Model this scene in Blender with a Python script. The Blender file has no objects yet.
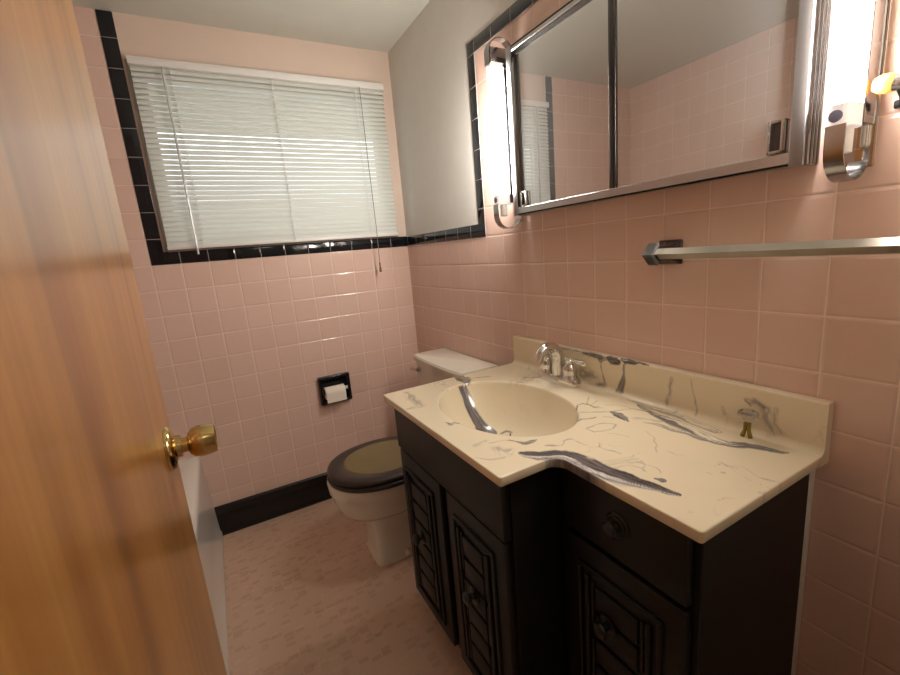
LAMP, SKY, HALL_FILL, EXPO = 74.0, 2.8, 4.5, 0.5
import bpy, bmesh, math, random
import numpy as np
from mathutils import Vector, Matrix
C = bpy.context.scene.collection
PI = math.pi
T = 0.1085            # wall tile pitch
CEIL = 2.264
random.seed(4)

# ------------------------------------------------------------------ materials
def lin(r, g, b):
    f = lambda c: (c/255/12.92 if c/255 <= .04045 else ((c/255+.055)/1.055)**2.4)
    return (f(r), f(g), f(b), 1)

class NT:
    def __init__(self, name):
        self.m = bpy.data.materials.new(name); self.m.use_nodes = True
        self.t = self.m.node_tree; self.t.nodes.clear()
        self.out = self.t.nodes.new('ShaderNodeOutputMaterial')
    def n(self, typ, ins=None, **kw):
        nd = self.t.nodes.new('ShaderNode'+typ)
        for k, v in kw.items(): setattr(nd, k, v)
        for k, v in (ins or {}).items(): self.set(nd, k, v)
        return nd
    def set(self, nd, k, v):
        s = nd.inputs[k]
        if hasattr(v, 'is_output'): self.t.links.new(v, s)
        else: s.default_value = v
    def bsdf(self, **ins):
        b = self.n('BsdfPrincipled')
        for k, v in ins.items(): self.set(b, k.replace('_', ' '), v)
        self.t.links.new(b.outputs[0], self.out.inputs[0]); return b
    def coords(self): return self.n('TexCoord').outputs['Object']
    def math(self, op, a, b=0.0, c=0.0):
        return self.n('Math', {0: a, 1: b, 2: c}, operation=op).outputs[0]
    def mix(self, f, a, b, blend='MIX'):
        nd = self.n('Mix', data_type='RGBA', blend_type=blend)
        self.set(nd, 0, f); self.set(nd, 6, a); self.set(nd, 7, b); return nd.outputs[2]
    def noise(self, vec, scale, detail=3, rough=.5):
        return self.n('TexNoise', {'Vector': vec, 'Scale': scale, 'Detail': detail, 'Roughness': rough}).outputs[0]
    def ramp(self, f, stops):
        r = self.n('ValToRGB'); self.set(r, 0, f); e = r.color_ramp.elements
        while len(e) < len(stops): e.new(.5)
        for el, (p, c) in zip(e, stops): el.position = p; el.color = c
        return r.outputs[0]
    def bump(self, h, strength=.3, dist=.002):
        return self.n('Bump', {'Height': h, 'Strength': strength, 'Distance': dist}).outputs[0]

def plain(name, col, rough=.5, metal=0., bump=0., bscale=200., var=0., **kw):
    t = NT(name); co = t.coords()
    c = col
    nz = t.noise(co, 14., 4)
    if var: c = t.mix(nz, tuple(x*(1-var) for x in col[:3])+(1,), tuple(min(1, x*(1+var)) for x in col[:3])+(1,))
    b = t.bsdf(Base_Color=c, Roughness=rough, Metallic=metal, **kw)
    if bump: t.set(b, 'Normal', t.bump(t.noise(co, bscale, 3), bump, .001))
    return t.m

def tile_mat(name, axis, off, c1, c2, grout, rough=.13, zoff=0.):
    """glazed 4 1/4 inch wall tile; axis 0: courses run along x, 1: along y"""
    t = NT(name); co = t.coords()
    s = t.n('SeparateXYZ', {0: co})
    u = t.math('ADD', s.outputs[axis], -off + 40*T); v = t.math('ADD', s.outputs[2], zoff)
    vec = t.n('CombineXYZ', {0: u, 1: v}).outputs[0]
    def brick(ms, sm):
        return t.n('TexBrick', {'Vector': vec, 'Color1': c1, 'Color2': c2, 'Mortar': grout, 'Scale': 1.0, 'Mortar Size': ms,
                   'Mortar Smooth': sm, 'Bias': 0., 'Brick Width': T, 'Row Height': T}, offset=0., offset_frequency=2, squash=1., squash_frequency=2)
    b1 = brick(.0013, .3); b2 = brick(.006, 1.)
    col = t.mix(t.math('MULTIPLY', t.noise(co, 30., 4), .25), b1.outputs[0], tuple(x*.8 for x in c1[:3])+(1,))
    h = t.math('ADD', t.math('MULTIPLY', b2.outputs['Fac'], -1.), t.math('MULTIPLY', t.noise(co, 9., 1), .8))
    r = t.math('ADD', t.math('MULTIPLY', b1.outputs['Fac'], .6), rough)
    t.bsdf(Base_Color=col, Roughness=r, Normal=t.bump(h, .55, .0022))
    return t.m

PX0 = .102*T; PY0 = -.178*T
pinkA, pinkB, grout = lin(219,188,174), lin(215,183,168), lin(230,208,196)
M = {}
M['tile_back'] = tile_mat('pink_tile_x', 0, PX0, pinkA, pinkB, grout)
M['tile_right'] = tile_mat('pink_tile_y', 1, PY0, pinkA, pinkB, grout)
M['tile_left'] = tile_mat('pink_tile_left', 1, 0., pinkA, pinkB, grout)
bkA, bkB, bkG = lin(22,23,27), lin(26,27,32), lin(168,156,152)
M['black_back'] = tile_mat('black_tile_x', 0, PX0, bkA, bkB, bkG, .08)
M['black_right'] = tile_mat('black_tile_y', 1, PY0, bkA, bkB, bkG, .08)
M['plaster_pink'] = plain('pink_painted_plaster', lin(212,190,175), .55, bump=.25, bscale=60, var=.03)
M['plaster_grey'] = plain('grey_white_plaster', lin(212,209,203), .6, bump=.3, bscale=45, var=.05)
M['ceiling'] = plain('ceiling_paint', lin(200,200,190), .8, bump=.2, bscale=80, var=.03)
M['hall'] = plain('hall_paint', lin(215,208,195), .8, var=.03)
M['white_blind'] = None
M['porcelain'] = plain('white_porcelain', lin(226,218,204), .12, var=.02)
M['tub'] = plain('tub_enamel', lin(228,224,216), .16, var=.02)
M['black_ceramic'] = plain('black_glazed_ceramic', lin(17,17,20), .12, var=.1)
M['base_black'] = plain('black_base_tile', lin(16,15,16), .22, var=.15)
M['chrome'] = plain('chrome', (.74,.73,.72,1), .12, 1., var=.06)
M['old_chrome'] = plain('worn_chrome', (.55,.54,.53,1), .24, 1., bump=.15, bscale=120, var=.12)
M['lamp_chrome'] = plain('lamp_chrome', (.40,.40,.41,1), .16, 1., var=.15)
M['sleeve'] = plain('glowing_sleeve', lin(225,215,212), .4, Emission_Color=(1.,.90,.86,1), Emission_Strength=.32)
M['tube_end'] = plain('grey_tube_end', lin(120,122,150), .5)
M['dull_steel'] = plain('dull_steel', (.34,.33,.33,1), .45, 1., var=.1)
M['dark_chrome'] = plain('dull_dark_chrome', (.11,.105,.105,1), .16, 1., var=.2)
M['tarnish'] = plain('tarnished_steel_bar', (.31,.275,.23,1), .40, 1., bump=.15, bscale=90, var=.25)
M['brass'] = plain('polished_brass', (.62,.45,.19,1), .19, 1., bump=.05, bscale=40, var=.15)
M['steel_trim'] = plain('grey_window_trim', lin(150,140,130), .4, var=.1)
M['paper'] = plain('toilet_paper', lin(236,226,214), .9, bump=.3, bscale=300)
M['roller'] = plain('pale_green_plastic', lin(176,196,184), .35)
M['vanity'] = plain('dark_brown_paint', lin(16,13,14), .5, bump=.2, bscale=70, var=.15)
M['vanity_side'] = plain('black_brown_paint', lin(13,11,11), .5, bump=.2, bscale=70, var=.15)
M['black'] = plain('black_metal', lin(14,13,13), .35, var=.1)
M['seat'] = plain('dark_brown_seat', lin(52,41,36), .32, var=.12)
M['pad'] = plain('olive_padded_inlay', lin(132,117,82), .6, bump=.25, bscale=160, var=.1)
M['white_plastic'] = plain('white_plastic', lin(225,222,218), .35)
M['cord'] = plain('grey_cord', lin(120,112,108), .8)
M['tassel'] = plain('brown_tassel', lin(112,84,62), .6)
M['frame_white'] = plain('window_sash_paint', lin(200,198,190), .4)
M['ground'] = plain('lawn_green', lin(104,106,92), .9, var=.3)

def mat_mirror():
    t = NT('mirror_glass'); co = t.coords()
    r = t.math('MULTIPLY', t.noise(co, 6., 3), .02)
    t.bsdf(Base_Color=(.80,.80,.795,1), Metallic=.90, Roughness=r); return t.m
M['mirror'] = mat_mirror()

def mat_glass_thin(name, tint, gl=.12):
    t = NT(name)
    tr = t.n('BsdfTransparent', {'Color': tint}); g = t.n('BsdfGlossy', {'Roughness': .05})
    f = t.n('Fresnel', {'IOR': 1.45})
    mx = t.n('MixShader', {0: f.outputs[0], 1: tr.outputs[0], 2: g.outputs[0]})
    t.t.links.new(mx.outputs[0], t.out.inputs[0]); return t.m
M['pane'] = mat_glass_thin('window_glass', (.9,.93,.93,1))
def mat_acrylic():
    t = NT('clear_acrylic'); t.bsdf(Base_Color=(.75,.72,.66,1), Roughness=.08, Transmission_Weight=.85, IOR=1.49); return t.m
M['acrylic'] = mat_acrylic()
def mat_amber():
    t = NT('amber_plastic'); t.bsdf(Base_Color=lin(150,130,40), Roughness=.2, Transmission_Weight=.4, IOR=1.49); return t.m
M['amber_leg'] = mat_amber()

def mat_slat():
    t = NT('blind_slat'); col = lin(216,216,209)
    d = t.n('BsdfPrincipled', {'Base Color': col, 'Roughness': .5})
    tr = t.n('BsdfTranslucent', {'Color': lin(225,228,225)})
    mx = t.n('MixShader', {0: .10, 1: d.outputs[0], 2: tr.outputs[0]})
    t.t.links.new(mx.outputs[0], t.out.inputs[0]); return t.m
M['white_blind'] = mat_slat()
M['wand'] = plain('clear_grey_wand', lin(214,214,210), .2, Transmission_Weight=.3)

def mat_emit(name, col, st):
    t = NT(name); e = t.n('Emission', {'Color': col, 'Strength': st})
    t.t.links.new(e.outputs[0], t.out.inputs[0]); return t.m
M['lamp'] = mat_emit('fluorescent_glow', (1., .945, .86, 1), LAMP)
M['hall_glow'] = mat_emit('hall_lamp_glow', (1., .86, .70, 1), HALL_FILL)
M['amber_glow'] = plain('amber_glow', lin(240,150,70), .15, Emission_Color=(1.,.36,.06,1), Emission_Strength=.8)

def mat_floor():
    t = NT('vinyl_floor'); co = t.coords()
    base = t.mix(t.noise(co, 5., 4), lin(206,174,152), lin(216,186,164))
    base = t.mix(t.math('MULTIPLY', t.noise(co, 160., 3, .7), .35), base, lin(190,154,132))
    s = t.n('SeparateXYZ', {0: co})
    def specks(sx, sy, ox, thr, amt, dark, base):
        w = t.n('CombineXYZ', {0: t.math('ADD', t.math('MULTIPLY', s.outputs[0], sx), ox), 1: t.math('MULTIPLY', s.outputs[1], sy)}).outputs[0]
        v = t.n('TexVoronoi', {'Vector': w, 'Scale': 1., 'Randomness': .45}, distance='CHEBYCHEV', feature='F1')
        r = t.n('SeparateColor', {0: v.outputs['Color']}).outputs[0]
        on = t.math('GREATER_THAN', r, thr); inn = t.math('LESS_THAN', v.outputs['Distance'], .40)
        f = t.math('MULTIPLY', t.math('MULTIPLY', on, inn), amt)
        return t.mix(f, base, dark)
    base = specks(26, 50, .0, .74, .30, lin(164,126,104), base)
    base = specks(38, 54, 7.3, .84, .24, lin(168,132,110), base)
    base = specks(26, 48, 3.1, .86, .16, lin(230,204,184), base)
    t.bsdf(Base_Color=base, Roughness=.42, Normal=t.bump(t.noise(co, 120., 2), .12, .001)); return t.m
M['floor'] = mat_floor()

def mat_wood():
    t = NT('varnished_fir'); co = t.coords()
    mp = t.n('Mapping', {'Vector': co, 'Scale': (1., 1., .055)}).outputs[0]
    warp = t.noise(mp, 5., 2)
    v2 = t.n('VectorMath', {0: mp, 1: t.n('CombineXYZ', {0: t.math('MULTIPLY', warp, .30), 1: t.math('MULTIPLY', warp, .30)}).outputs[0]}, operation='ADD').outputs[0]
    wide = t.noise(v2, 6.5, 3, .6)
    fine = t.noise(t.n('Mapping', {'Vector': co, 'Scale': (1., 1., .012)}).outputs[0], 120., 4, .65)
    c = t.ramp(wide, [(.32, lin(130,78,30)), (.46, lin(166,112,50)), (.56, lin(182,130,64)), (.70, lin(142,88,38))])
    c = t.mix(t.math('MULTIPLY', fine, .75), c, lin(124,72,32))
    dark = t.ramp(t.noise(v2, 20., 2, .5), [(.52, (0,0,0,1)), (.64, (1,1,1,1))])
    c = t.mix(t.math('MULTIPLY', t.n('SeparateColor', {0: dark}).outputs[0], .34), c, lin(80,44,20))
    b = t.bsdf(Base_Color=c, Roughness=.34, Coat_Weight=.55, Coat_Roughness=.16, Normal=t.bump(fine, .08, .001)); return t.m
M['wood'] = mat_wood()

def mat_marble():
    t = NT('cultured_marble'); at = t.n('Attribute', attribute_name='marble', attribute_type='GEOMETRY')
    t.bsdf(Base_Color=at.outputs['Color'], Roughness=.16, Specular_IOR_Level=.5); return t.m
M['marble'] = mat_marble()

# ------------------------------------------------------------------ mesh tools
class MB:
    def __init__(s): s.bm = bmesh.new()
    def _merge(s, b, mi=0):
        for f in b.faces: f.material_index = mi
        me = bpy.data.meshes.new('tmp'); b.to_mesh(me); b.free(); s.bm.from_mesh(me); bpy.data.meshes.remove(me); return s
    def box(s, x0, x1, y0, y1, z0, z1, bev=0., seg=2, mi=0):
        b = bmesh.new(); bmesh.ops.create_cube(b, size=1.)
        for v in b.verts: v.co = Vector(((x0+x1)/2+v.co.x*abs(x1-x0), (y0+y1)/2+v.co.y*abs(y1-y0), (z0+z1)/2+v.co.z*abs(z1-z0)))
        if bev: bmesh.ops.bevel(b, geom=b.edges[:], offset=bev, segments=seg, profile=.5, affect='EDGES')
        return s._merge(b, mi)
    def cyl(s, p0, p1, r0, r1=None, seg=28, cap=True, mi=0):
        r1 = r0 if r1 is None else r1; p0 = Vector(p0); p1 = Vector(p1); d = p1-p0
        b = bmesh.new(); bmesh.ops.create_cone(b, cap_ends=cap, segments=seg, radius1=r0, radius2=r1, depth=d.length)
        q = Vector((0,0,1)).rotation_difference(d.normalized()).to_matrix()
        for v in b.verts: v.co = q @ v.co + (p0+p1)/2
        return s._merge(b, mi)
    def lathe(s, prof, org, axis, seg=36, mi=0):
        """prof: (radius, height along axis)"""
        q = Vector((0,0,1)).rotation_difference(Vector(axis).normalized()).to_matrix(); org = Vector(org)
        rings = [[q @ Vector((r*math.cos(2*PI*k/seg), r*math.sin(2*PI*k/seg), h)) + org for k in range(seg)] for r, h in prof]
        return s.loft(rings, True, prof[0][0] > 1e-5, prof[-1][0] > 1e-5, mi)
    def loft(s, rings, closed=True, cap0=True, cap1=True, mi=0):
        b = bmesh.new(); R = [[b.verts.new(p) for p in r] for r in rings]; n = len(rings[0])
        for a, c in zip(R, R[1:]):
            for k in range(n if closed else n-1):
                try: b.faces.new((a[k], a[(k+1) % n], c[(k+1) % n], c[k]))
                except ValueError: pass
        if cap0: b.faces.new(R[0][::-1])
        if cap1: b.faces.new(R[-1])
        bmesh.ops.remove_doubles(b, verts=b.verts, dist=1e-6)
        bmesh.ops.recalc_face_normals(b, faces=b.faces)
        return s._merge(b, mi)
    def tube(s, path, rad, seg=14, mi=0):
        """round tube along points; rad float or list"""
        P = [Vector(p) for p in path]; n = len(P); rad = [rad]*n if not hasattr(rad, '__len__') else rad
        up = None; rings = []
        for i in range(n):
            t = (P[min(i+1, n-1)]-P[max(i-1, 0)]).normalized()
            if up is None: up = t.orthogonal().normalized()
            up = (up - t*up.dot(t)).normalized(); w = t.cross(up)
            rings.append([P[i]+rad[i]*(math.cos(2*PI*k/seg)*up+math.sin(2*PI*k/seg)*w) for k in range(seg)])
        return s.loft(rings, True, True, True, mi)
    def prism(s, pts, fn, d0, d1, bev=0., mi=0):
        """outline pts (a,b) extruded from d0 to d1; fn(a,b,d) -> xyz"""
        b = bmesh.new(); lo = [b.verts.new(fn(a, c, d0)) for a, c in pts]; hi = [b.verts.new(fn(a, c, d1)) for a, c in pts]; n = len(pts)
        b.faces.new(lo); b.faces.new(hi[::-1])
        for k in range(n): b.faces.new((lo[k], hi[k], hi[(k+1) % n], lo[(k+1) % n]))
        bmesh.ops.recalc_face_normals(b, faces=b.faces)
        if bev: bmesh.ops.bevel(b, geom=b.edges[:], offset=bev, segments=2, profile=.5, affect='EDGES')
        return s._merge(b, mi)
    def build(s, name, mat, parent=None, ang=35):
        off = Vector((0,0,0)); p = parent
        while p is not None: off += p.location; p = p.parent
        for v in s.bm.verts: v.co -= off
        me = bpy.data.meshes.new(name); s.bm.to_mesh(me); s.bm.free()
        for m in (mat if isinstance(mat, (list, tuple)) else [mat]): me.materials.append(m)
        me.shade_smooth(); me.set_sharp_from_angle(angle=math.radians(ang))
        o = bpy.data.objects.new(name, me); C.objects.link(o)
        if parent: o.parent = parent
        return o

def tag(o, label=None, cat=None, group=None, kind=None):
    if label: o['label'] = label
    if cat: o['category'] = cat
    if group: o['group'] = group
    if kind: o['kind'] = kind
    return o
def thing(name, loc, label, cat, group=None):
    o = bpy.data.objects.new(name, None); o.location = loc; C.objects.link(o); o.empty_display_size = .05
    return tag(o, label, cat, group)
def struct(o, label=None, cat=None): return tag(o, label, cat, None, 'structure')
def sell(cx, cy, rx, ry, z, n=48, e=2., front=1.):
    """superellipse ring, egg-shaped towards -x when front > 1"""
    out = []
    for k in range(n):
        a = 2*PI*k/n; c, s_ = math.cos(a), math.sin(a)
        x = math.copysign(abs(c)**(2/e), c); y = math.copysign(abs(s_)**(2/e), s_)
        out.append(Vector((cx + rx*x*(front if x < 0 else 1.), cy + ry*y, z)))
    return out

# ------------------------------------------------------------------ setting
XL, YF = -1.93, -2.10           # left wall, door wall
struct(MB().box(XL-.1, .12, -3.6, .14, -.08, 0).build('floor', M['floor']), 'pinkish beige vinyl floor with darker specks', 'floor')
struct(MB().box(XL-.1, .12, -3.6, .14, CEIL, CEIL+.08).build('ceiling', M['ceiling']), 'plain grey white painted ceiling', 'ceiling')
WX0, WX1, WZ0, WZ1 = -1.112, -.052, 1.362, 2.094
cx0 = -11*T + PX0; cx1 = cx0 + .053   # black tile column left of the window
m = MB()
m.box(XL-.1, cx0, 0, .13, 0, CEIL, mi=0); m.box(cx0, .0, 0, .13, 0, 12*T, mi=0)
m.box(cx0, WX0, 0, .13, 12*T, CEIL, mi=1); m.box(WX0, WX1, 0, .13, 12*T, WZ0, mi=1)
m.box(WX0, WX1, 0, .13, WZ1, CEIL, mi=1); m.box(WX1, 0., 0, .13, 12*T, CEIL, mi=1)
struct(m.build('wall_back', [M['tile_back'], M['plaster_pink']]), 'back wall of pink tile with pink plaster round the window', 'wall')
by0 = PY0 - 7*T; by1 = by0 + .047     # black column beside the mirror
bz0, bz1 = 18*T, 18*T+.045
m = MB()
m.box(0, .1, YF-.1, .13, 0, 12*T, mi=0); m.box(0, .1, YF-.1, by0, 12*T, bz0, mi=0)
m.box(0, .1, by0, .13, 12*T, CEIL, mi=1); m.box(0, .1, YF-.1, by0, bz0, CEIL, mi=1)
struct(m.build('wall_right', [M['tile_right'], M['plaster_grey']]), 'right wall of pink tile with grey white plaster above', 'wall')
struct(MB().box(XL-.1, XL, -3.6, .13, 0, CEIL).build('wall_left', M['tile_left']), 'pink tiled wall behind the bathtub', 'wall')
struct(MB().box(XL, -1.16, YF, -1.54, 0, CEIL).build('wall_partition', M['tile_back']), 'pink tiled partition at the near end of the bathtub', 'wall')
m = MB(); m.box(XL, -1.11, YF-.12, YF, 0, CEIL); m.box(-1.11, -.28, YF-.12, YF, 2.06, CEIL); m.box(-.28, 0, YF-.12, YF, 0, CEIL)
struct(m.build('wall_front', M['hall']), 'painted wall round the doorway', 'wall')
m = MB(); m.box(XL, .1, -3.6, -3.5, 0, CEIL); m.box(0, .1, -3.5, YF-.12, 0, CEIL)
struct(m.build('wall_hall', M['hall']), 'painted wall of the hall outside', 'wall')

# black border tiles
e = .004
m = MB(); m.box(cx0+.001, cx1, -e, 0, 12*T+.0005, CEIL-.001, .0018); m.box(cx1-.0005, -.001, -e, 0, 12*T+.0005, 12*T+.054, .0018)
struct(m.build('trim_1', M['black_back']), 'black glazed border tiles left of and under the window', 'border')
m = MB(); m.box(-e, 0, by0, -.001, 12*T+.0005, 12*T+.052, .0018); m.box(-e, 0, by0, by1, 12*T+.051, bz1, .0018); m.box(-e, 0, YF, by0+.0005, bz0, bz1, .0018)
struct(m.build('trim_2', M['black_right']), 'black glazed border tiles on the right wall round the mirror', 'border')
# black cove base
def base_prof():
    return [(0,0), (.018,0), (.018,.012), (.0135,.017), (.0125,.03), (.0125,.106), (.011,.109), (.011,.112), (.0125,.115), (.0125,.138), (.010,.146), (.006,.149), (0,.149)]
m = MB(); m.prism(base_prof(), lambda a, b, d: (d, -a, b), -1.152, 0.)
struct(m.build('baseboard_back', M['base_black'], ang=50), 'glossy black base tile under the pink tile of the back wall', 'baseboard')
m = MB(); m.prism(base_prof(), lambda a, b, d: (-a, d, b), -.958, -.019)
struct(m.build('baseboard_right', M['base_black'], ang=50), 'black base tile behind the toilet', 'baseboard')

# window in the back wall
w = thing('window_1', ((WX0+WX1)/2, .07, WZ0), 'window behind the closed white blind', 'window'); struct(w)
m = MB(); f = .045
for a in ((WX0, WX0+f, WZ0, WZ1), (WX1-f, WX1, WZ0, WZ1), (WX0+f, WX1-f, WZ0, WZ0+f), (WX0+f, WX1-f, WZ1-f, WZ1)):
    m.box(a[0], a[1], .055, .10, a[2], a[3], .003)
m.build('window_frame', M['frame_white'], w)
for a, b in ((WX0+f, WX1-f),): MB().box(a, b, .074, .079, WZ0+f, WZ1-f).build('pane', M['pane'], w)
m = MB(); g = .010
m.box(WX0-g, WX0, -.012, .05, WZ0-.006, WZ1+.004, .002); m.box(WX0, WX1+.004, -.012, .05, WZ0-.008, WZ0+.002, .002)
struct(m.build('trim_3', M['steel_trim']), 'thin grey metal edging down the left side and sill of the window', 'trim')

struct(MB().box(-2.4, .6, .13, 1.0, 2.12, 2.2).build('trim_5', M['hall']), 'roof eave outside above the window', 'eave')  # unseen, added to block sky seen between the upper slats
struct(MB().box(-7, 5, .15, 9, -.7, -.6).build('ground', M['ground']), 'lawn outside below the window', 'ground')  # unseen, added to keep skylight from below off the eave

# ------------------------------------------------------------------ door
DX, DY, DW = -1.071, -1.398, .70
dr = thing('door_1', (DX-.0175, DY-DW, 0), 'varnished honey brown wooden door standing open at left', 'door'); struct(dr)
MB().box(DX-.035, DX, DY-DW, DY, .012, 2.03, .0015, 1).build('panel', M['wood'], dr)
KY, KZ = DY-.072, 1.004
k = MB(); k.lathe([(.034,0), (.034,.003), (.031,.007), (.022,.010), (.017,.012), (.0165,.018)], (DX, KY, KZ), (1,0,0), 40)
k.lathe([(.0115,.014), (.0115,.030)], (DX, KY, KZ), (1,0,0), 28)
k.lathe([(.011,.026), (.017,.0285), (.0225,.034), (.0245,.041), (.0240,.050), (.0225,.060), (.0215,.0645), (.0195,.065), (.0190,.062), (.009,.061), (0,.061)], (DX, KY, KZ), (1,0,0), 40)
kb = k.build('door_knob', M['brass'], dr, 40); kb['label'] = 'brass door knob with round plate'

# ------------------------------------------------------------------ bathtub
tb = thing('bathtub', (-1.54, -.77, 0), 'white enamel bathtub with tall plain apron beside the open door', 'bathtub')
def rrect(x0, x1, y0, y1, r, z, n=7):
    out = []
    for cx, cy, a0 in ((x1-r, y1-r, 0), (x0+r, y1-r, PI/2), (x0+r, y0+r, PI), (x1-r, y0+r, 1.5*PI)):
        for k in range(n): a = a0+PI/2*k/(n-1); out.append(Vector((cx+r*math.cos(a), cy+r*math.sin(a), z)))
    return out
ya, yb = -1.535, -.003
rg = [rrect(XL+.002, -1.134, ya, yb, .004, 0.), rrect(XL+.002, -1.134, ya, yb, .004, .018), rrect(XL+.002, -1.140, ya, yb, .004, .03), rrect(XL+.002, -1.148, ya, yb, .006, .20),
      rrect(XL+.002, -1.158, ya, yb, .008, .38), rrect(XL+.002, -1.158, ya, yb, .008, .405), rrect(XL+.004, -1.163, ya+.004, yb-.002, .012, .424), rrect(XL+.012, -1.174, ya+.012, yb-.01, .018, .432),
      rrect(XL+.05, -1.235, ya+.07, yb-.05, .09, .430), rrect(XL+.062, -1.25, ya+.085, yb-.065, .10, .415), rrect(XL+.10, -1.29, ya+.13, yb-.16, .12, .16), rrect(XL+.16, -1.34, ya+.2, yb-.26, .12, .085)]
MB().loft(rg, True, True, True).build('tub_shell', M['tub'], tb, 40)
MB().lathe([(0,0), (.028,0), (.028,.004), (.02,.006), (0,.006)], (-1.55, -1.30, .085), (0,0,1), 24).build('drain', M['chrome'], tb)

# ------------------------------------------------------------------ toilet
TC = -.578
tl = thing('toilet', (-.36, TC, 0), 'cream white toilet with dark brown padded seat lid beside the vanity', 'toilet')
m = MB()
rings = [sell(-.352, TC, .218, .104, 0., e=8), sell(-.352, TC, .218, .104, .014, e=8), sell(-.352, TC, .212, .099, .024, e=8), sell(-.355, TC, .205, .092, .05, e=8), sell(-.360, TC, .200, .090, .16, e=7), sell(-.366, TC, .200, .091, .205, e=6),
         sell(-.385, TC, .212, .105, .222, e=4), sell(-.415, TC, .232, .140, .236, e=2.8), sell(-.430, TC, .246, .166, .262, e=2.4), sell(-.436, TC, .253, .175, .300, e=2.3), sell(-.438, TC, .256, .178, .335, e=2.2), sell(-.440, TC, .262, .183, .341, e=2.2), sell(-.441, TC, .264, .185, .375, e=2.2), sell(-.441, TC, .258, .180, .386, e=2.2),
         sell(-.43, TC, .20, .13, .386, e=2.2), sell(-.43, TC, .17, .105, .33, e=2.1), sell(-.43, TC, .10, .07, .26)]
m.loft(rings)
m.box(-.26, -.02, TC-.16, TC+.16, .28, .392, .02, 3)
m.build('bowl', M['porcelain'], tl, 45)
def tank_ring(x0, x1, hw, z, bow=.012):
    out = []
    for k in range(17): a = -1+2*k/16; out.append(Vector((x0 - bow*(1-a*a)*1.0, TC+hw*a, z)))
    out += [Vector((x1, TC+hw, z)), Vector((x1, TC-hw, z))]; return out
TT = .786
m = MB(); m.loft([tank_ring(-.150, -.012, .195, .392), tank_ring(-.158, -.012, .205, .41), tank_ring(-.172, -.012, .222, TT-.035)]); m.build('tank', M['porcelain'], tl, 40)
m = MB(); m.loft([tank_ring(-.174, -.008, .226, TT-.036), tank_ring(-.180, -.006, .231, TT-.032), tank_ring(-.181, -.005, .232, TT-.012), tank_ring(-.176, -.008, .229, TT-.003), tank_ring(-.165, -.015, .220, TT)]); m.build('tank_lid', M['porcelain'], tl, 30)
def seat_ring(s_, z, c=-.462): return sell(c, TC, .215*s_, .192*s_, z, 64, 2.15, 1.10)
m = MB(); m.loft([seat_ring(.97, .386), seat_ring(1.0, .389), seat_ring(1.012, .396), seat_ring(1.005, .404), seat_ring(.98, .407), seat_ring(.62, .407), seat_ring(.60, .386)], True, False, False)
m.build('seat', M['seat'], tl, 50)
m = MB(); m.loft([seat_ring(.965, .4085), seat_ring(.99, .411), seat_ring(1.0, .419), seat_ring(.985, .427), seat_ring(.95, .431), seat_ring(.74, .4315)]); m.box(-.262, -.225, TC-.09, TC+.09, .392, .425, .006)
ld = m.build('lid', M['seat'], tl, 50)
m = MB(); m.loft([seat_ring(.735, .431, -.455), seat_ring(.73, .4335, -.455), seat_ring(.70, .436, -.455), seat_ring(.5, .438, -.455), seat_ring(.2, .439, -.455)]); pd = m.build('lid_pad', M['pad'], ld, 50); pd['label'] = 'olive brown padded oval inlay'
m = MB(); hx, hy, hz = -.176, TC+.175, .718
m.cyl((hx+.004, hy, hz), (hx-.016, hy, hz), .011); m.tube([(hx-.015, hy, hz), (hx-.019, hy+.02, hz-.001), (hx-.02, hy+.055, hz-.004)], [.006, .006, .0075], 12)
fh = m.build('flush_handle', M['old_chrome'], tl, 40)
for s_ in (-1, 1):
    MB().lathe([(.013,0), (.014,.006), (.012,.015), (.007,.021), (0,.023)], (-.438, TC+s_*.101, .014), (0,0,1), 20).build('bolt_cap', M['porcelain'], tl, 60)

# ------------------------------------------------------------------ toilet paper
hp = thing('toilet_paper_holder', (-.498, 0, .53), 'black glazed ceramic paper holder set on the pink tiled wall', 'paper holder')
m = MB(); X0, X1, Z0, Z1, dp = -.583, -.421, .528, .676, .030
b = .017
m.box(X0, X1, -dp, -.0005, Z1-b, Z1, .005, 3); m.box(X0, X1, -dp, -.0005, Z0, Z0+b, .005, 3); m.box(X0, X0+b, -dp, -.0005, Z0+.004, Z1-.004, .005, 3); m.box(X1-b, X1, -dp, -.0005, Z0+.004, Z1-.004, .005, 3)
m.box(X0+.006, X1-.006, -.006, -.0005, Z0+.006, Z1-.006)
for xx in (X0+.010, X1-.022): m.box(xx, xx+.011, -.05, -.004, .585, .622, .004, 2)
m.build('housing', M['black_ceramic'], hp, 40)
MB().cyl((X0+.021, -.040, .603), (X1-.0215, -.040, .603), .0085).build('roller', M['roller'], hp, 40)
rl = thing('toilet_paper_roll', (-.505, -.04, .57), 'nearly used white paper roll in the black holder', 'toilet paper')
m = MB(); m.lathe([(.019,0), (.031,0), (.0325,.002), (.0325,.098), (.031,.100), (.019,.100), (.019,0)], (-.561, -.0405, .5925), (1,0,0), 40)
m.box(-.561, -.462, -.0735, -.0727, .548, .588); m.build('roll', M['paper'], rl, 40)

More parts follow.
